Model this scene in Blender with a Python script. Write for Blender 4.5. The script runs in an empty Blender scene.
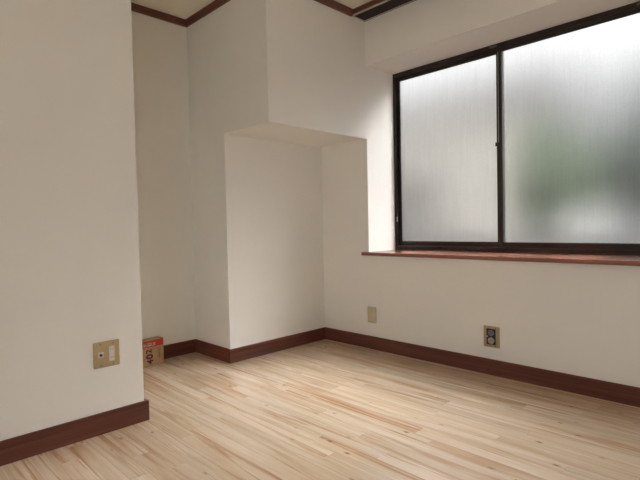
import bpy, bmesh, math, random
from mathutils import Vector, Matrix
random.seed(7)
sc = bpy.context.scene
COL = sc.collection

# ------------------------------------------------------------------ camera, sky, light, exposure
CAM = Vector((2.20686, -2.67493, 0.90608))
YAW, PITCH, ROLL, FPX = 0.79204, -0.03016, -0.02127, 474.737
F = Vector((-math.sin(YAW)*math.cos(PITCH), math.cos(YAW)*math.cos(PITCH), math.sin(PITCH)))
R0 = Vector((math.cos(YAW), math.sin(YAW), 0)); U0 = R0.cross(F)
Rv = R0*math.cos(ROLL) + U0*math.sin(ROLL); Uv = U0*math.cos(ROLL) - R0*math.sin(ROLL)
cd = bpy.data.cameras.new('camera'); cam = bpy.data.objects.new('camera', cd); COL.objects.link(cam)
m = Matrix((Rv, Uv, -F)).transposed().to_4x4(); m.translation = CAM
cam.matrix_world = m
cd.sensor_width = 36.0; cd.lens = FPX*36.0/640.0; cd.clip_start = 0.02; cd.clip_end = 200
sc.camera = cam
sc.view_settings.view_transform = 'Standard'; sc.view_settings.look = 'None'
sc.view_settings.gamma = 1.0; sc.view_settings.use_curve_mapping = False
sc.view_settings.exposure = 0.42
sc.cycles.max_bounces = 14; sc.cycles.diffuse_bounces = 8; sc.cycles.transmission_bounces = 8
sc.cycles.glossy_bounces = 4; sc.cycles.caustics_refractive = True; sc.cycles.use_denoising = True
sc.cycles.sample_clamp_indirect = 0.0

SKY = 1.9
w = bpy.data.worlds.new('overcast_sky'); sc.world = w; w.use_nodes = True
nt = w.node_tree; nt.nodes.clear()
N = nt.nodes.new
out = N('ShaderNodeOutputWorld'); bg = N('ShaderNodeBackground'); tc = N('ShaderNodeTexCoord')
sx = N('ShaderNodeSeparateXYZ'); cr = N('ShaderNodeValToRGB')
nt.links.new(tc.outputs['Generated'], sx.inputs[0]); nt.links.new(sx.outputs['Z'], cr.inputs[0])
nt.links.new(cr.outputs[0], bg.inputs[0]); nt.links.new(bg.outputs[0], out.inputs[0])
cr.color_ramp.elements[0].position = 0.0; cr.color_ramp.elements[0].color = (0.34, 0.345, 0.355, 1)
cr.color_ramp.elements[1].position = 1.0; cr.color_ramp.elements[1].color = (1.0, 1.0, 1.0, 1)
bg.inputs[1].default_value = SKY

# hazy sun behind thin cloud, high outside the window and to its right
sl = bpy.data.lights.new('hazy_sun', 'SUN'); sl.energy = 15.0; sl.angle = math.radians(25); sl.color = (.96, .98, 1.0)
so = bpy.data.objects.new('hazy_sun', sl); COL.objects.link(so); so.location = (4, 6, 7)
so.rotation_euler = Vector((.25, .57, .78)).to_track_quat('Z', 'Y').to_euler()

# unseen fill lamp added in the doorway behind the camera to lift the walls
dl = bpy.data.lights.new('added_room_fill', 'AREA'); dl.shape = 'RECTANGLE'; dl.size = .86; dl.size_y = 1.95
dl.energy = 9.5; dl.color = (.93, .975, 1.0)
do = bpy.data.objects.new('added_room_fill', dl); COL.objects.link(do); do.location = (2.42, -3.80, 1.03)
do.rotation_euler = (math.radians(90), 0, 0)

# ------------------------------------------------------------------ measures (metres; window wall is y = 0, room is y < 0)
ZC = 2.40
X3, X4, X5 = -0.4663, -0.9127, 0.0213      # alcove wall, recess wall, near left wall
Q, Y5, YB, XR = -0.9008, -1.7140, -3.70, 3.00
ZH, ZS, ZL, D = 2.0525, 1.5248, 0.7075, 0.322
XW = 1.70                                  # right side of the window recess
BH, BT = 0.094, 0.009
TH, TT = 0.047, 0.018

# ------------------------------------------------------------------ node helpers
def mat(name):
    m = bpy.data.materials.new(name); m.use_nodes = True
    nt = m.node_tree; b = nt.nodes['Principled BSDF']
    return m, nt, b
def node(nt, t, **kw):
    n = nt.nodes.new(t)
    for k, v in kw.items():
        if k.startswith('_'): setattr(n, k[1:], v)
        else: n.inputs[k.replace('__', ' ')].default_value = v
    return n
def L(nt, a, b): nt.links.new(a, b)
def plain(name, col, rough=0.5, metal=0.0, bump=0.0, bscale=200, spec=0.5, var=0.06):
    m, nt, b = mat(name)
    b.inputs['Roughness'].default_value = rough; b.inputs['Metallic'].default_value = metal
    b.inputs['Specular IOR Level'].default_value = spec
    tc = node(nt, 'ShaderNodeTexCoord'); n = node(nt, 'ShaderNodeTexNoise', Scale=bscale*0.2, Detail=3.0)
    L(nt, tc.outputs['Object'], n.inputs['Vector'])
    r = node(nt, 'ShaderNodeValToRGB'); L(nt, n.outputs['Fac'], r.inputs[0])
    r.color_ramp.elements[0].position = .3; r.color_ramp.elements[1].position = .7
    r.color_ramp.elements[0].color = tuple(c*(1-var) for c in col)+(1,)
    r.color_ramp.elements[1].color = tuple(min(1, c*(1+var)) for c in col)+(1,)
    L(nt, r.outputs[0], b.inputs['Base Color'])
    if bump:
        n2 = node(nt, 'ShaderNodeTexNoise', Scale=float(bscale), Detail=4.0); L(nt, tc.outputs['Object'], n2.inputs['Vector'])
        bp = node(nt, 'ShaderNodeBump', Strength=bump, Distance=0.001); L(nt, n2.outputs['Fac'], bp.inputs['Height'])
        L(nt, bp.outputs[0], b.inputs['Normal'])
    return m

def wallpaper(name, col):
    m, nt, b = mat(name)
    b.inputs['Roughness'].default_value = 0.75; b.inputs['Specular IOR Level'].default_value = 0.25
    tc = node(nt, 'ShaderNodeTexCoord')
    mp = node(nt, 'ShaderNodeMapping'); mp.inputs['Scale'].default_value = (1, 1, 0.35); L(nt, tc.outputs['Object'], mp.inputs[0])
    n = node(nt, 'ShaderNodeTexNoise', Scale=150.0, Detail=5.0, Roughness=.65); L(nt, mp.outputs[0], n.inputs['Vector'])
    mp2 = node(nt, 'ShaderNodeMapping'); mp2.inputs['Scale'].default_value = (.3, .3, 1.6); L(nt, tc.outputs['Object'], mp2.inputs[0])
    n3 = node(nt, 'ShaderNodeTexNoise', Scale=120.0, Detail=3.0); L(nt, mp2.outputs[0], n3.inputs['Vector'])
    ad = node(nt, 'ShaderNodeMath', _operation='ADD'); L(nt, n.outputs['Fac'], ad.inputs[0]); L(nt, n3.outputs['Fac'], ad.inputs[1])
    bp = node(nt, 'ShaderNodeBump', Strength=0.28, Distance=0.0012); L(nt, ad.outputs[0], bp.inputs['Height'])
    L(nt, bp.outputs[0], b.inputs['Normal'])
    n2 = node(nt, 'ShaderNodeTexNoise', Scale=2.2, Detail=4.0); L(nt, tc.outputs['Object'], n2.inputs['Vector'])
    r = node(nt, 'ShaderNodeValToRGB'); L(nt, n2.outputs['Fac'], r.inputs[0])
    r.color_ramp.elements[0].position = .3; r.color_ramp.elements[1].position = .7
    r.color_ramp.elements[0].color = tuple(c*.975 for c in col)+(1,)
    r.color_ramp.elements[1].color = tuple(c*1.0 for c in col)+(1,)
    L(nt, r.outputs[0], b.inputs['Base Color'])
    return m

def stained_wood(name, dark, light, rough=0.38, axis=0, spec=.5):
    m, nt, b = mat(name)
    b.inputs['Roughness'].default_value = rough; b.inputs['Specular IOR Level'].default_value = spec
    tc = node(nt, 'ShaderNodeTexCoord')
    mp = node(nt, 'ShaderNodeMapping'); s = [14.0, 14.0, 60.0]; s[axis] = 1.4
    mp.inputs['Scale'].default_value = s; L(nt, tc.outputs['Object'], mp.inputs[0])
    n = node(nt, 'ShaderNodeTexNoise', Scale=1.0, Detail=6.0, Roughness=.6, Distortion=.4); L(nt, mp.outputs[0], n.inputs['Vector'])
    r = node(nt, 'ShaderNodeValToRGB'); L(nt, n.outputs['Fac'], r.inputs[0])
    r.color_ramp.elements[0].position = .32; r.color_ramp.elements[1].position = .72
    r.color_ramp.elements[0].color = dark+(1,); r.color_ramp.elements[1].color = light+(1,)
    L(nt, r.outputs[0], b.inputs['Base Color'])
    bp = node(nt, 'ShaderNodeBump', Strength=.12, Distance=.0008); L(nt, n.outputs['Fac'], bp.inputs['Height']); L(nt, bp.outputs[0], b.inputs['Normal'])
    return m

def plank_mat():
    m, nt, b = mat('pale_printed_wood')
    b.inputs['Specular IOR Level'].default_value = 0.6
    b.inputs['Coat Weight'].default_value = 1.0; b.inputs['Coat Roughness'].default_value = .24; b.inputs['Coat IOR'].default_value = 1.7
    tc = node(nt, 'ShaderNodeTexCoord'); oi = node(nt, 'ShaderNodeObjectInfo')
    mul = node(nt, 'ShaderNodeVectorMath', _operation='SCALE'); mul.inputs['Scale'].default_value = 37.0
    cmb = node(nt, 'ShaderNodeCombineXYZ')
    for k in ('X', 'Y', 'Z'): L(nt, oi.outputs['Random'], cmb.inputs[k])
    L(nt, cmb.outputs[0], mul.inputs[0])
    add = node(nt, 'ShaderNodeVectorMath', _operation='ADD'); L(nt, tc.outputs['Object'], add.inputs[0]); L(nt, mul.outputs[0], add.inputs[1])
    def stretch(sx, sy):
        mp = node(nt, 'ShaderNodeMapping'); mp.inputs['Scale'].default_value = (sx, sy, 1); L(nt, add.outputs[0], mp.inputs[0]); return mp.outputs[0]
    def ramp(fac, stops):
        r = node(nt, 'ShaderNodeValToRGB'); L(nt, fac, r.inputs[0]); e = r.color_ramp.elements
        while len(e) < len(stops): e.new(.5)
        for i, (p, c) in enumerate(stops): e[i].position = p; e[i].color = tuple(c)+(1,)
        return r.outputs[0]
    def mix(f, a, bb, mode='MIX'):
        x = node(nt, 'ShaderNodeMixRGB', _blend_type=mode)
        for s, v in ((0, f), (1, a), (2, bb)):
            if isinstance(v, (int, float)): x.inputs[s].default_value = v
            elif isinstance(v, tuple): x.inputs[s].default_value = v+(1,)
            else: L(nt, v, x.inputs[s])
        return x.outputs[0]
    # broad tone within a board
    n1 = node(nt, 'ShaderNodeTexNoise', Scale=1.0, Detail=3.0, Roughness=.5, Distortion=.8); L(nt, stretch(1.1, 15), n1.inputs['Vector'])
    c = ramp(n1.outputs['Fac'], [(.30, (.64, .43, .265)), (.46, (.81, .625, .44)), (.62, (.89, .735, .565)), (.8, (.93, .81, .67))])
    # fine grain lines
    n2 = node(nt, 'ShaderNodeTexNoise', Scale=1.0, Detail=7.0, Roughness=.65, Distortion=.5); L(nt, stretch(3.2, 120), n2.inputs['Vector'])
    c = mix(.35, c, ramp(n2.outputs['Fac'], [(.3, (.84, .81, .77)), (.55, (1, 1, 1))]), 'MULTIPLY')
    # brown heart streaks
    n3 = node(nt, 'ShaderNodeTexNoise', Scale=1.0, Detail=4.0, Roughness=.55, Distortion=1.2); L(nt, stretch(.9, 24), n3.inputs['Vector'])
    c = mix(ramp(n3.outputs['Fac'], [(.57, (0, 0, 0)), (.70, (.85, .85, .85))]), c, (.50, .27, .13))
    # knots
    v = node(nt, 'ShaderNodeTexVoronoi', Scale=1.0, Randomness=1.0); L(nt, stretch(5.5, 11.0), v.inputs['Vector'])
    c = mix(ramp(v.outputs['Distance'], [(0.0, (.95, .95, .95)), (.045, (.6, .6, .6)), (.11, (0, 0, 0))]), c, (.22, .10, .05))
    # board to board tone
    c = mix(1.0, c, ramp(oi.outputs['Random'], [(0, (.88, .865, .84)), (.5, (.95, .94, .93)), (1, (1.04, 1.04, 1.04))]), 'MULTIPLY')
    L(nt, c, b.inputs['Base Color'])
    rr = node(nt, 'ShaderNodeMapRange'); rr.inputs['To Min'].default_value = .20; rr.inputs['To Max'].default_value = .32
    L(nt, n2.outputs['Fac'], rr.inputs['Value']); L(nt, rr.outputs[0], b.inputs['Roughness'])
    bp = node(nt, 'ShaderNodeBump', Strength=.10, Distance=.0006); L(nt, n2.outputs['Fac'], bp.inputs['Height']); L(nt, bp.outputs[0], b.inputs['Normal'])
    return m

def frosted_mat():
    m = bpy.data.materials.new('obscured_glass'); m.use_nodes = True; nt = m.node_tree; nt.nodes.clear()
    o = node(nt, 'ShaderNodeOutputMaterial')
    g = node(nt, 'ShaderNodeBsdfRefraction', Roughness=.34, IOR=1.45); g.inputs['Color'].default_value = GLASS_COL; g.distribution = 'BECKMANN'
    t = node(nt, 'ShaderNodeBsdfTranslucent'); t.inputs['Color'].default_value = GLASS_COL
    gl = node(nt, 'ShaderNodeBsdfGlossy', Roughness=.45)
    tc = node(nt, 'ShaderNodeTexCoord')
    n = node(nt, 'ShaderNodeTexNoise', Scale=260.0, Detail=2.0); L(nt, tc.outputs['Object'], n.inputs['Vector'])
    mp = node(nt, 'ShaderNodeMapping'); mp.inputs['Scale'].default_value = (150, 150, 7); L(nt, tc.outputs['Object'], mp.inputs[0])
    n2 = node(nt, 'ShaderNodeTexNoise', Scale=1.0, Detail=2.0); L(nt, mp.outputs[0], n2.inputs['Vector'])
    ad = node(nt, 'ShaderNodeMath', _operation='ADD'); L(nt, n.outputs['Fac'], ad.inputs[0]); L(nt, n2.outputs['Fac'], ad.inputs[1])
    mp3 = node(nt, 'ShaderNodeMapping'); mp3.inputs['Scale'].default_value = (95, 95, 4); L(nt, tc.outputs['Object'], mp3.inputs[0])
    n4 = node(nt, 'ShaderNodeTexNoise', Scale=1.0, Detail=3.0); L(nt, mp3.outputs[0], n4.inputs['Vector'])
    n5 = node(nt, 'ShaderNodeTexNoise', Scale=170.0, Detail=1.0); L(nt, tc.outputs['Object'], n5.inputs['Vector'])
    a2 = node(nt, 'ShaderNodeMath', _operation='ADD'); L(nt, n4.outputs['Fac'], a2.inputs[0]); L(nt, n5.outputs['Fac'], a2.inputs[1])
    cr = node(nt, 'ShaderNodeMapRange'); cr.inputs['From Min'].default_value = .7; cr.inputs['From Max'].default_value = 1.3
    cr.inputs['To Min'].default_value = .90; cr.inputs['To Max'].default_value = 1.0; L(nt, a2.outputs[0], cr.inputs['Value'])
    L(nt, cr.outputs[0], g.inputs['Color'])
    bp = node(nt, 'ShaderNodeBump', Strength=.45, Distance=.0015); L(nt, ad.outputs[0], bp.inputs['Height'])
    for x in (g, t, gl): L(nt, bp.outputs[0], x.inputs['Normal'])
    m1 = node(nt, 'ShaderNodeMixShader', Fac=.005); L(nt, g.outputs[0], m1.inputs[1]); L(nt, t.outputs[0], m1.inputs[2])
    m2 = node(nt, 'ShaderNodeMixShader', Fac=.05); L(nt, m1.outputs[0], m2.inputs[1]); L(nt, gl.outputs[0], m2.inputs[2])
    L(nt, m2.outputs[0], o.inputs[0])
    return m
GLASS_COL = (.94, .94, .94, 1)

M = dict(
    wall=wallpaper('off_white_wallpaper', (.87, .858, .82)),
    ceil=wallpaper('cream_ceiling_paper', (.87, .82, .70)),
    plank=plank_mat(),
    sub=plain('plywood_subfloor', (.30, .20, .12), .8),
    base_x=stained_wood('stained_skirting_wood', (.070, .018, .010), (.170, .048, .029), .42, 0),
    base_y=stained_wood('stained_skirting_wood_lengthwise', (.070, .018, .010), (.170, .048, .029), .42, 1),
    trim_x=stained_wood('stained_cornice_wood', (.10, .032, .020), (.17, .058, .040), .45, 0),
    trim_y=stained_wood('stained_cornice_wood_lengthwise', (.10, .032, .020), (.17, .058, .040), .45, 1),
    sill=stained_wood('varnished_sill_wood', (.19, .07, .043), (.31, .125, .08), .2, 0, .9),
    rail=stained_wood('dark_rail_board_wood', (.020, .009, .008), (.040, .017, .014), .6, 0, .3),
    edge=plain('pale_edge_strip', (.50, .46, .41), .45),
    alu=plain('bronze_anodised_aluminium', (.040, .026, .022), .36, 0.35),
    alu_light=plain('pale_sliding_strip', (.62, .60, .58), .35, .2),
    gasket=plain('black_rubber_gasket', (.012, .011, .011), .6),
    glass=frosted_mat(),
    gold=plain('champagne_gold_plate', (.50, .385, .225), .42, .25, .05, 300),
    gold_dark=plain('aged_brass_plate', (.44, .325, .20), .45, .2, .05, 300),
    olive=plain('yellowed_plastic', (.58, .51, .35), .45),
    white=plain('ivory_plastic', (.72, .68, .60), .35),
    grey=plain('grey_plastic', (.13, .125, .12), .4),
    blue=plain('blue_grey_plastic', (.16, .17, .20), .35),
    pale=plain('worn_beige_plastic', (.42, .36, .31), .4),
    black=plain('black_plastic', (.018, .012, .009), .5),
    slot=plain('dark_slot', (.03, .028, .025), .7),
    steel=plain('screw_steel', (.25, .20, .14), .35, .8),
    card=plain('corrugated_cardboard', (.52, .33, .18), .8, 0, .15, 120, .2, .10),
    red=plain('red_print', (.55, .055, .045), .6, 0, 0, 120, .3),
    orange=plain('salmon_print', (.62, .20, .12), .6, 0, 0, 120, .3),
    maroon=plain('maroon_print', (.14, .012, .022), .6),
    ink=plain('black_print', (.03, .018, .015), .6),
    cream=plain('cream_print', (.58, .42, .27), .6),
    tape=plain('green_grey_tape', (.30, .29, .19), .35),
    render_=plain('pale_render', (.66, .62, .57), .9, 0, .2, 30),
    tile=plain('grey_roof_tile', (.05, .05, .055), .6),
    block=plain('grey_concrete_block', (.19, .187, .18), .9, 0, .3, 60),
    gravel=plain('dark_garden_soil', (.10, .09, .075), .95, 0, .6, 40),
    leaf=plain('green_leaves', (.085, .135, .06), .6, 0, 0, 8, .4, .35),
    leaf2=plain('dark_green_leaves', (.035, .065, .045), .6, 0, 0, 8, .4, .35),
    bark=plain('brown_bark', (.10, .07, .05), .9, 0, .5, 40),
    siding=plain('blue_grey_siding', (.10, .12, .155), .7),
    darkglass=plain('dark_window_glass', (.03, .035, .04), .1),
)

# ------------------------------------------------------------------ mesh helpers
class MB:
    def __init__(s): s.bm = bmesh.new()
    def box(s, a, b, bev=0.0, seg=2):
        lo = [min(a[i], b[i]) for i in range(3)]; hi = [max(a[i], b[i]) for i in range(3)]
        r = bmesh.ops.create_cube(s.bm, size=1.0)['verts']
        for v in r: v.co = Vector([lo[i] + (v.co[i]+.5)*(hi[i]-lo[i]) for i in range(3)])
        if bev:
            ed = list({e for v in r for e in v.link_edges})
            bmesh.ops.bevel(s.bm, geom=ed, offset=bev, segments=seg, affect='EDGES', profile=.6)
        return s
    def cyl(s, c, r, h, axis=2, seg=24, r2=None, bev=0):
        rr = bmesh.ops.create_cone(s.bm, cap_ends=True, segments=seg, radius1=r, radius2=r if r2 is None else r2, depth=h)['verts']
        R = {2: Matrix(), 0: Matrix.Rotation(math.pi/2, 4, 'Y'), 1: Matrix.Rotation(-math.pi/2, 4, 'X')}[axis]
        for v in rr: v.co = R @ v.co + Vector(c)
        if bev:
            ed = [e for e in {e for v in rr for e in v.link_edges} if len(e.link_faces) == 2 and e.calc_face_angle(0) > 1]
            bmesh.ops.bevel(s.bm, geom=ed, offset=bev, segments=2, affect='EDGES')
        return s
    def prism(s, pts, axis, a, b):
        """closed profile pts (2-D) extruded along axis from a to b"""
        def P(p, t):
            q = list(p); q.insert(axis, t); return Vector(q)
        va = [s.bm.verts.new(P(p, a)) for p in pts]; vb = [s.bm.verts.new(P(p, b)) for p in pts]
        s.bm.faces.new(va); s.bm.faces.new(vb[::-1])
        n = len(pts)
        for i in range(n): s.bm.faces.new((va[i], vb[i], vb[(i+1) % n], va[(i+1) % n]))
        return s
    def ring(s, c, r1, r2, h, axis, seg=28):
        """flat ring (tube with walls) around c"""
        vs = []
        for k in range(seg):
            a = 2*math.pi*k/seg
            for r, z in ((r1, 0), (r2, 0), (r2, h), (r1, h)):
                p = [r*math.cos(a), r*math.sin(a)]; p.insert(axis, z); vs.append(s.bm.verts.new(Vector(c)+Vector(p)))
        for k in range(seg):
            k2 = (k+1) % seg
            for j in range(4):
                j2 = (j+1) % 4
                s.bm.faces.new((vs[4*k+j], vs[4*k+j2], vs[4*k2+j2], vs[4*k2+j]))
        return s
    def build(s, name, material, parent=None, smooth=False, off=None):
        bmesh.ops.recalc_face_normals(s.bm, faces=s.bm.faces)
        if off is not None: bmesh.ops.translate(s.bm, verts=s.bm.verts, vec=-Vector(off))
        me = bpy.data.meshes.new(name); s.bm.to_mesh(me); s.bm.free()
        me.materials.append(M[material] if isinstance(material, str) else material)
        if smooth:
            for p in me.polygons: p.use_smooth = True
        o = bpy.data.objects.new(name, me); COL.objects.link(o)
        if off is not None and parent is None: o.location = off
        if parent is not None: o.parent = parent
        return o
def struct(o): o['kind'] = 'structure'; return o
def tag(o, label, cat, group=None):
    o['label'] = label; o['category'] = cat
    if group: o['group'] = group
    return o
def empty(name, loc, rot=(0, 0, 0)):
    o = bpy.data.objects.new(name, None); o.empty_display_size = .05; COL.objects.link(o)
    o.location = loc; o.rotation_euler = rot; return o
def frame_rects(mb, axis, d0, d1, u0, u1, z0, z1, w, bev=.0015):
    """four bars round a rectangle; axis is the thickness axis"""
    def bx(ua, ub, za, zb):
        if axis == 1: mb.box((ua, d0, za), (ub, d1, zb), bev)
        else: mb.box((d0, ua, za), (d1, ub, zb), bev)
    wl, wr, wb, wt = w
    bx(u0, u0+wl, z0, z1); bx(u1-wr, u1, z0, z1); bx(u0+wl, u1-wr, z0, z0+wb); bx(u0+wl, u1-wr, z1-wt, z1)

# ------------------------------------------------------------------ room shell
YO = 0.400        # outer face of the window wall
wf = MB()
wf.box((X3, 0, 0), (0, YO, ZC)); wf.box((XW, 0, 0), (XR+.1, YO, ZC)); wf.box((0, 0, 0), (XW, YO, ZL-.024)); wf.box((0, 0, ZH), (XW, YO, ZC))
struct(wf.build('wall_front', 'wall'))
wc = MB(); wc.box((X4-.12, Q, 0), (X3, YO, ZS)); wc.box((X4-.12, Q, ZS), (0, 0, ZC))
wc.box((X4-.12, 0, ZS), (X3, YO, ZC))
struct(wc.build('wall_alcove', 'wall'))
struct(MB().box((X4-.12, Y5, 0), (X4, Q, ZC)).build('wall_recess', 'wall'))
struct(MB().box((X4-.12, YB-.1, 0), (X5, Y5, ZC)).build('wall_left', 'wall'))
DX0, DX1, DZ = 1.98, 2.86, 2.05            # unseen doorway added in the back wall, placed for the fill lamp
struct(MB().box((XR, YB-.1, 0), (XR+.1, 0, ZC)).build('wall_right', 'wall'))
wb = MB(); wb.box((X5, YB-.1, 0), (DX0, YB, ZC)); wb.box((DX1, YB-.1, 0), (XR, YB, ZC)); wb.box((DX0, YB-.1, DZ), (DX1, YB, ZC))
struct(wb.build('wall_back', 'wall'))
struct(MB().box((X4-.12, YB-.1, ZC), (XR+.1, YO, ZC+.12)).build('ceiling', 'ceil'))

# floor: slab and separate boards
floor = struct(MB().box((X4-.12, YB-.1, -.14), (XR+.1, YO, -.012)).build('floor', 'sub'))
PW, PL, Y0 = 0.0727, 0.925, 0.0240
known = {3: .565, 5: .285, 8: .469, 11: .683, 13: .205, 16: .132, 17: .760, 22: .335}
def plank(x0, x1, y0, y1):
    g, c, t = .0003, .0006, .012
    x0 += g; x1 -= g; y0 += g; y1 -= g
    bm = bmesh.new(); lx, ly = x1-x0, y1-y0
    def q(i, z): return [bm.verts.new(p) for p in ((i, i, z), (lx-i, i, z), (lx-i, ly-i, z), (i, ly-i, z))]
    a, b, d = q(0, -t), q(0, -c*.6), q(c, 0)
    bm.faces.new(a[::-1]); bm.faces.new(d)
    for u, v in ((a, b), (b, d)):
        for k in range(4): bm.faces.new((u[k], u[(k+1) % 4], v[(k+1) % 4], v[k]))
    me = bpy.data.meshes.new('plank'); bm.to_mesh(me); bm.free(); me.materials.append(M['plank'])
    o = bpy.data.objects.new('plank', me); COL.objects.link(o); o.parent = floor; o.location = (x0, y0, 0)
n = -1
prev = 0.0
while True:
    ya, yb = -(Y0+PW*n), -(Y0+PW*(n+1))
    ya = min(ya, 0.0)
    if ya <= YB+.002: break
    yb = max(yb, YB)
    for _ in range(50):
        ph = known.get(n, random.uniform(0, PL))
        if n in known or min(abs(ph-prev), PL-abs(ph-prev)) > .12: break
    prev = ph
    cuts = [ya] + [c for c in (Q, Y5) if yb+.001 < c < ya-.001] + [yb]
    for k in range(len(cuts)-1):
        a, b = cuts[k], cuts[k+1]; mid = (a+b)/2
        xl = X3 if mid > Q else (X4 if mid > Y5 else X5)
        xs = [xl]; x = ph - 3*PL
        while x < XR-.03:
            if x > xl+.03: xs.append(x)
            x += PL
        xs.append(XR)
        for i in range(len(xs)-1): plank(xs[i], xs[i+1], b, a)
    n += 1

# skirting boards (top edge eased)
def skirt(name, axis, u0, u1, wallpos, out, BT=BT):
    """axis the board runs along; out = sign it stands proud of the wall"""
    a, b = wallpos, wallpos+out*BT
    pts = [(a, 0), (b, 0), (b, BH-.003), (b-out*.003, BH), (a, BH)]
    mb = MB(); mb.prism(pts, axis, u0, u1)
    return struct(mb.build(name, 'base_x' if axis == 0 else 'base_y'))
skirt('baseboard_front', 0, X3, XR-BT, 0, -1)
skirt('baseboard_alcove', 1, Q-BT, -BT, X3, 1)
skirt('baseboard_pier', 0, X4, X3, Q, -1)
skirt('baseboard_recess', 1, Y5+.018, Q-BT, X4, 1)
skirt('baseboard_left', 1, YB, Y5+.018, X5, 1, .012)
skirt('baseboard_recess_side', 0, X4, X5, Y5, 1, .018)
skirt('baseboard_right', 1, YB, 0, XR, -1)
skirt('baseboard_back', 0, X5+BT, DX0-.03, YB, 1)
skirt('baseboard_back_right', 0, DX1+.03, XR-BT, YB, 1)

# ceiling cornice
ci = [0]
def cornice(axis, u0, u1, wallpos, out, m=None):
    ci[0] += 1
    a, b = wallpos, wallpos+out*TT
    pts = [(a, ZC), (b, ZC), (b, ZC-TH+.004), (b-out*.003, ZC-TH), (a, ZC-TH)]
    return struct(MB().prism(pts, axis, u0, u1).build('trim_%d' % ci[0], 'trim_x' if axis == 0 else 'trim_y'))
RB = -0.134                                  # front of the curtain board
cornice(1, Y5+TT, Q-TT, X4, 1)
cornice(0, X4, 0, Q, -1)
cornice(1, Q-TT, RB-.016, 0, 1)
cornice(0, X4, X5, Y5, 1)
cornice(1, YB, Y5+TT, X5, 1)
cornice(0, X5+TT, XR, YB, 1)
cornice(1, YB+TT, RB-.016, XR, -1)
# curtain board along the ceiling over the window: brown fascia, dark soffit board, pale edge strips
cb = struct(MB().box((0, RB-.014, ZC-.031), (XR, RB-.001, ZC), .001).build('trim_8', 'trim_x'))
ZB = ZC-.042
MB().box((.010, RB+.004, ZB+.003), (XR, -.016, ZC), .001).build('soffit_board', 'rail', cb)
MB().box((0, RB-.001, ZB), (XR, RB+.004, ZC), .001).build('edge_strip', 'edge', cb)
MB().box((0, RB+.004, ZB), (.010, -.009, ZC), .001).build('edge_strip', 'edge', cb)
MB().box((.010, -.016, ZB), (XR, -.009, ZC), .001).build('edge_strip', 'edge', cb)
MB().box((0, -.009, ZB+.002), (XR, 0, ZC), 0).build('dark_batten', 'rail', cb)  # thin dark strip between the pale edge and the wall

# ------------------------------------------------------------------ sliding window in its recess
sill = MB()
SP, ST = .0453, .0235
sill.box((0, -.001, ZL-ST), (XW, D+.01, ZL)); sill.box((-.034, -SP, ZL-ST), (XW+.05, 0, ZL), .002)
struct(sill.build('trim_9', 'sill'))
W1 = MB()
FT = 2.0500
frame_rects(W1, 1, D, D+.085, 0, XW, ZL, ZH, (.012, .014, .032, .024), .001)
W1.box((.014, D+.001, ZL+.032), (.022, D+.004, ZH-.024)); 
W1.box((.014, D-.004, ZL), (XW-.014, D, ZL+.028), .001)          # sill lip
W1.box((.014, D+.001, ZH-.030), (XW-.014, D+.006, ZH-.024))
win = struct(W1.build('window_1', 'alu'))
# right sash (inner track), left sash (outer track)
def sash(x0, x1, y0, wl, wr):
    y1 = y0+.022; z0, z1 = ZL+.024, ZH-.022
    s = MB(); frame_rects(s, 1, y0, y1, x0, x1, z0, z1, (wl, wr, .040, .030), .0015)
    o = s.build('sash', 'alu', win)
    MB().box((x0+wl-.003, y0+.009, z0+.037), (x1-wr+.003, y0+.014, z1-.027)).build('glass_pane', 'glass', o)
    g = MB(); frame_rects(g, 1, y0+.006, y0+.017, x0+wl-.0005, x1-wr+.0005, z0+.0395, z1-.0295, (.003,)*4, 0)
    g.build('gasket', 'gasket', o)
    return o
SY = D+.006
rs = sash(.816, XW-.012, SY, .031, .040)
ls = sash(.009, .848, SY+.024, .026, .031)
MB().box((.8275, SY-.0012, 1.42), (.8305, SY, 2.00)).build('draught_strip', 'alu_light', rs)
# crescent lock on the meeting stile and finger pull on the left jamb
lk = MB(); lk.cyl((.822, SY-.004, 1.405), .010, .008, 1, 20, bev=.001); lk.box((.809, SY-.009, 1.396), (.820, SY-.003, 1.409), .002); lk.box((.812, SY-.012, 1.402), (.818, SY-.004, 1.422), .002)
lk.build('crescent_lock', 'alu', win)
fp = MB(); fp.box((.018, D-.0030, .925), (.027, D+.001, .962), .003, 3); fp.build('finger_catch', 'alu_light', win)
for x in (.805, 1.62):
    MB().box((x-.03, D-.002, ZH-.020), (x+.02, D+.001, ZH-.008), .001).build('guide_block', 'grey', win)

# added doorway behind the camera: wooden casing round the fill lamp's opening
dr = MB(); dr.box((DX0-.03, YB-.11, 0), (DX0+.012, YB+.012, DZ+.03), .002); dr.box((DX1-.012, YB-.11, 0), (DX1+.03, YB+.012, DZ+.03), .002)
dr.box((DX0+.012, YB-.11, DZ-.012), (DX1-.012, YB+.012, DZ+.03), .002)
door = struct(dr.build('added_doorway', 'trim_y'))
MB().box((DX0+.012, YB-.1, -.012), (DX1-.012, YB, .004), .001).build('threshold', 'trim_x', door)

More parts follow.
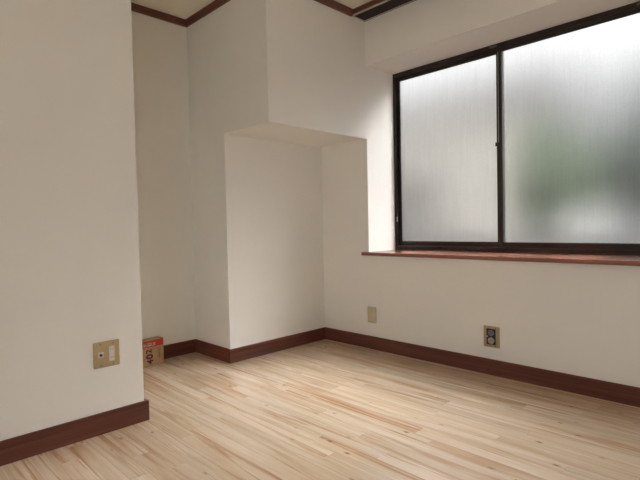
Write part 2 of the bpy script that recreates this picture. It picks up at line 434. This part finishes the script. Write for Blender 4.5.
# ------------------------------------------------------------------ wall plates
# double plate on the near left wall (faces +x): built in local y/z about its centre
def screw(parent, p, axis, r=.0028):
    mb = MB(); mb.cyl(p, r, .0012, axis, 14); o = mb.build('screw', 'steel', parent)
    return o
t = empty('outlet_plate', (X5, -1.880, .3525))
tag(t, 'beige gold double wall plate with aerial jack and white sockets, low on the left wall', 'outlet plate')
P = MB(); P.box((0, -.0565, -.0575), (.008, .0555, .0575), .002, 3); P.build('cover_plate', 'gold', t)
P = MB(); P.box((.0075, -.0385, -.012), (.0095, -.0155, .012), .0015); j = P.build('aerial_jack', 'white', t)
MB().ring((.0095, -.027, 0), .0068, .0045, .004, 0).build('jack_rim', 'grey', j)
MB().cyl((.0100, -.027, 0), .0046, .0015, 0).build('jack_hole', 'black', j)
P = MB(); P.box((.0075, .0085, -.034), (.0098, .0335, .034), .0015); s = P.build('socket_insert', 'white', t)
for zz in (-.018, .018):
    MB().box((.0095, .0105, zz-.0135), (.0104, .0315, zz+.0135), .0008).build('socket_face', 'white', s)
    for yy in (.0165, .0255):
        MB().box((.0100, yy-.0008, zz-.0040), (.0107, yy+.0008, zz+.0045)).build('socket_slot', 'slot', s)
for yy in (-.027, .027):
    for zz in (-.046, .046): screw(t, (.0084, yy, zz), 0, .0034)

# brass plate with two round sockets under the window (faces -y)
t = empty('round_socket_plate', (.928, 0, .229))
tag(t, 'tan metal wall plate with two round sockets in a dark opening below the window', 'outlet plate')
hw, hh = .047, .0615
P = MB(); frame_rects(P, 1, -.012, 0, -hw, hw, -hh, hh, (.0165, .0205, .014, .014), .0012); P.build('cover_frame', 'gold_dark', t)
P = MB(); P.box((-hw+.0155, -.004, -hh+.013), (hw-.0195, 0, hh-.013)); P.build('recess_back', 'black', t)
P = MB(); P.box((hw-.0185, -.0155, -hh+.002), (hw-.001, -.0115, hh-.002), .001); fl = P.build('side_flap', 'gold_dark', t)
P = MB(); P.cyl((hw-.0197, -.0130, 0), .0014, 2*hh-.006, 2, 12); P.build('hinge_pin', 'black', fl)
cx_ = (-hw+.0165 + hw-.0205)/2
P = MB(); P.cyl((cx_, -.008, .023), .0185, .008, 1, 28, .0165); a = P.build('upper_socket', 'blue', t)
MB().ring((cx_, -.0135, .023), .0120, .0095, .002, 1).build('socket_rim', 'grey', a)
P = MB(); P.cyl((cx_, -.008, -.023), .0195, .008, 1, 28, .0175); b = P.build('lower_socket', 'pale', t)
for dx in (-.0055, .0055): MB().box((cx_+dx-.001, -.0128, -.029), (cx_+dx+.001, -.0118, -.017)).build('socket_slot', 'slot', b)
P = MB(); P.cyl((-hw+.0205, -.006, .0), .003, .008, 1, 12); P.build('indicator_stud', 'white', t)
screw(t, (-.008, -.0124, hh-.007), 1, .0026); screw(t, (-.008, -.0124, -hh+.007), 1, .0026)

# small yellowed plate left of it
t = empty('switch_plate', (.021, 0, .2505))
tag(t, 'small yellowed plastic wall plate near the alcove corner below the sill end', 'wall plate')
P = MB(); P.box((-.039, -.007, -.0585), (.039, 0, .0585), .003, 3); P.build('cover_plate', 'olive', t)
P = MB(); P.box((-.024, -.0095, -.040), (.024, -.0065, .030), .002); P.build('blank_insert', 'olive', t)
screw(t, (0, -.0074, .047), 1, .0026); screw(t, (0, -.0074, -.049), 1, .0026)

# ------------------------------------------------------------------ small cardboard carton standing in the recess
BW, BD, BHT = .27, .062, .170
t = empty('cardboard_box', (-.832, -1.192, 0), (0, 0, math.radians(6.0)))
tag(t, 'small cardboard carton with red printed band, standing on the floor in the recess', 'box')
P = MB(); P.box((-BD, -BW, 0), (0, 0, BHT), .0015); P.build('carton', 'card', t)
P = MB(); P.box((-BD+.001, -BW+.001, BHT-.0003), (-.001, -BW/2-.0006, BHT+.0022)); P.build('top_flap', 'card', t)
P = MB(); P.box((-BD+.001, -BW/2+.0006, BHT-.0003), (-.001, -.001, BHT+.0022)); P.build('top_flap', 'card', t)
P = MB(); P.box((-BD*.62, -BW+.004, BHT+.0022), (-BD*.30, -.004, BHT+.0027)); P.build('sealing_tape', 'tape', t)
def printed(name, m, y0, y1, z0, z1, lift=.0004):
    return MB().box((-.0002, y0, z0), (lift, y1, z1)).build(name, m, t)
printed('red_band', 'red', -BW+.0015, -.0015, .124, .168)
printed('salmon_stripe', 'orange', -BW+.0015, -.012, .112, .119)
# lettering on the band: pale plate with dark characters
printed('band_panel', 'cream', -.20, -.062, .131, .152, .0007)
def text(s, m, size, y, z, rot=0.0, name='printed_lettering', ex=.0002, off=0.0, x=.0008, align='CENTER'):
    cu = bpy.data.curves.new(name, 'FONT'); cu.body = s; cu.size = size; cu.extrude = ex; cu.align_x = align; cu.align_y = 'CENTER'
    cu.offset = off; cu.resolution_u = 3
    o = bpy.data.objects.new(name, cu); COL.objects.link(o)
    dg = bpy.context.evaluated_depsgraph_get(); dg.update()
    me = bpy.data.meshes.new_from_object(o.evaluated_get(dg)); bpy.data.objects.remove(o)
    me.materials.clear(); me.materials.append(M[m])
    R = Matrix.Translation((x, y, z)) @ Matrix.Rotation(math.pi/2, 4, 'Z') @ Matrix.Rotation(math.pi/2, 4, 'X') @ Matrix.Rotation(rot, 4, 'Z')
    me.transform(R)
    o = bpy.data.objects.new(name, me); COL.objects.link(o); o.parent = t
    return o
text('ピカ一ル', 'ink', .022, -.115, .1415, 0, 'band_lettering', .0002, .0006, .0009)
text('2', 'ink', .056, -.108, .097, math.pi/2, 'large_character', .0002, .0012)
text('0', 'maroon', .066, -.103, .062, math.pi/2, 'large_character', .0002, .0030)
text('4', 'maroon', .062, -.100, .027, math.pi/2, 'large_character', .0002, .0018)
for yy, z0, z1, mm in ((-.050, .045, .108, 'tape'), (-.034, .040, .104, 'ink'), (-.022, .050, .110, 'tape')):
    z = z0; k = 0
    P = MB()
    while z < z1:
        h = .003+.002*((k*7) % 3); P.box((-.0002, yy-.0030, z), (.0004, yy+.0030-.001*(k % 2), min(z+h, z1))); z += h+.0018; k += 1
    o = P.build('small_print', mm, t)

# ------------------------------------------------------------------ outside the obscured window
GZ = -.45
g = struct(MB().box((-14, YO, GZ-.2), (16, 16, GZ)).build('ground', 'gravel'))
struct(MB().box((-10, -14, GZ-.2), (16, YB-.1, GZ)).build('ground_behind_house', 'gravel'))
# neighbour's rendered house, seen as a pale blur in the left pane
t = empty('neighbour_house', (-3.2, 5.2, GZ))
tag(t, 'pale rendered neighbouring house, a grey blur behind the left frosted pane', 'house')
MB().box((-3.2, 0, 0), (2.0, 4.0, 3.6), .01).build('wall', 'render_', t)
P = MB(); P.prism([(-.45, 3.55), (4.45, 3.55), (4.45, 3.65), (2.0, 4.5), (-.45, 3.65)], 0, -3.5, 2.3); P.build('roof', 'tile', t)
P = MB(); frame_rects(P, 1, -.04, .03, -1.2, .4, 1.2, 2.3, (.05,)*4, .004); P.box((-.43, -.03, 1.25), (-.37, .02, 2.25)); wo = P.build('window', 'alu', t)
MB().box((-1.15, -.01, 1.25), (.35, .012, 2.25)).build('pane', 'darkglass', wo)
# garden wall of concrete blocks with a coping
t = empty('garden_wall', (0, 1.55, GZ-.09))
tag(t, 'low grey concrete block garden wall, a dim band low behind the frosted panes', 'wall')
MB().box((-4, .012, 0), (4, .108, 1.26)).build('mortar_core', 'block', t)
bme = None
for r_ in range(7):
    for c_ in range(-10, 10):
        x = c_*.40 + (.20 if r_ % 2 else 0)
        if bme is None:
            o = MB().box((.004, 0, .004), (.386, .12, .176), .004, 1).build('block', 'block', t); bme = o.data
        else:
            o = bpy.data.objects.new('block', bme); COL.objects.link(o); o.parent = t
        o.location = (x, 0, r_*.18)
MB().box((-4.02, -.015, 1.262), (4.0, .135, 1.31), .008).build('coping', 'tile', t)
# trees: trunk, limbs and a crown of individual leaf blades
def tree(name, label, loc, h, crown, nleaf, leafmat, seed, leaf=.055):
    rd = random.Random(seed)
    t = empty(name, loc); tag(t, label, 'tree' if name == 'tree' else 'shrub')
    P = MB(); P.cyl((0, 0, h*.38), .055, h*.76, 2, 10, .028); 
    P.build('trunk', 'bark', t, True)
    P = MB()
    for k in range(7):
        a = rd.uniform(0, 6.28); z = h*rd.uniform(.35, .7)
        d = Vector((math.cos(a)*crown[0]*.6, math.sin(a)*crown[1]*.6, h*.22))
        rr = bmesh.ops.create_cone(P.bm, cap_ends=True, segments=6, radius1=.018, radius2=.006, depth=d.length)['verts']
        Rm = d.to_track_quat('Z', 'Y').to_matrix()
        for v in rr: v.co = Rm @ (v.co + Vector((0, 0, d.length/2))) + Vector((0, 0, z))
    P.build('branches', 'bark', t)
    vs, fs = [], []
    zc = h-crown[2]
    clumps = []
    for k in range(26):
        u = Vector((rd.gauss(0, 1), rd.gauss(0, 1), rd.gauss(0, 1))).normalized()*rd.uniform(.3, .85)
        clumps.append(Vector((u.x*crown[0], u.y*crown[1], zc+u.z*crown[2])))
    for k in range(nleaf):
        c = rd.choice(clumps); s = .33*(crown[0]+crown[2])/2
        p = c + Vector((rd.gauss(0, 1), rd.gauss(0, 1), rd.gauss(0, 1)))*s*.6
        a = Vector((rd.gauss(0, 1), rd.gauss(0, 1), rd.gauss(0, .6))).normalized(); b = a.orthogonal().normalized()
        l, w_ = leaf*rd.uniform(.7, 1.3), leaf*.28
        i = len(vs); vs += [p-a*l, p+b*w_, p+a*l, p-b*w_]; fs.append((i, i+1, i+2, i+3))
    me = bpy.data.meshes.new('foliage'); me.from_pydata([tuple(v) for v in vs], [], fs); me.materials.append(M[leafmat])
    o = bpy.data.objects.new('foliage', me); COL.objects.link(o); o.parent = t; o['kind'] = 'stuff'
    return t
tree('tree', 'leafy green garden tree, a green blur behind the right frosted pane', (.20, 3.05, GZ), 2.5, (.46, .38, .75), 5200, 'leaf', 3)
tree('evergreen_shrub', 'dark evergreen shrub, the dark grey green blur beside the right edge', (.88, 4.45, GZ), 3.0, (.85, .36, 1.05), 11000, 'leaf2', 5, .045)
# neighbour's shed with blue-grey siding at far right
t = empty('neighbour_shed', (2.4, 5.9, GZ))
tag(t, 'blue grey clad outbuilding, the cool shade at the right edge of the frosted pane', 'shed')
MB().box((-1.9, 0, 0), (2.2, 2.5, 3.4)).build('wall', 'siding', t)
for k in range(17): MB().box((-1.91, -.018, .01+k*.2), (2.21, 0, .195+k*.2), .004, 1).build('board', 'siding', t)
P = MB(); P.prism([(-.3, 3.4), (2.8, 3.4), (2.8, 3.5), (-.3, 3.6)], 0, -2.1, 2.4); P.build('roof', 'tile', t)
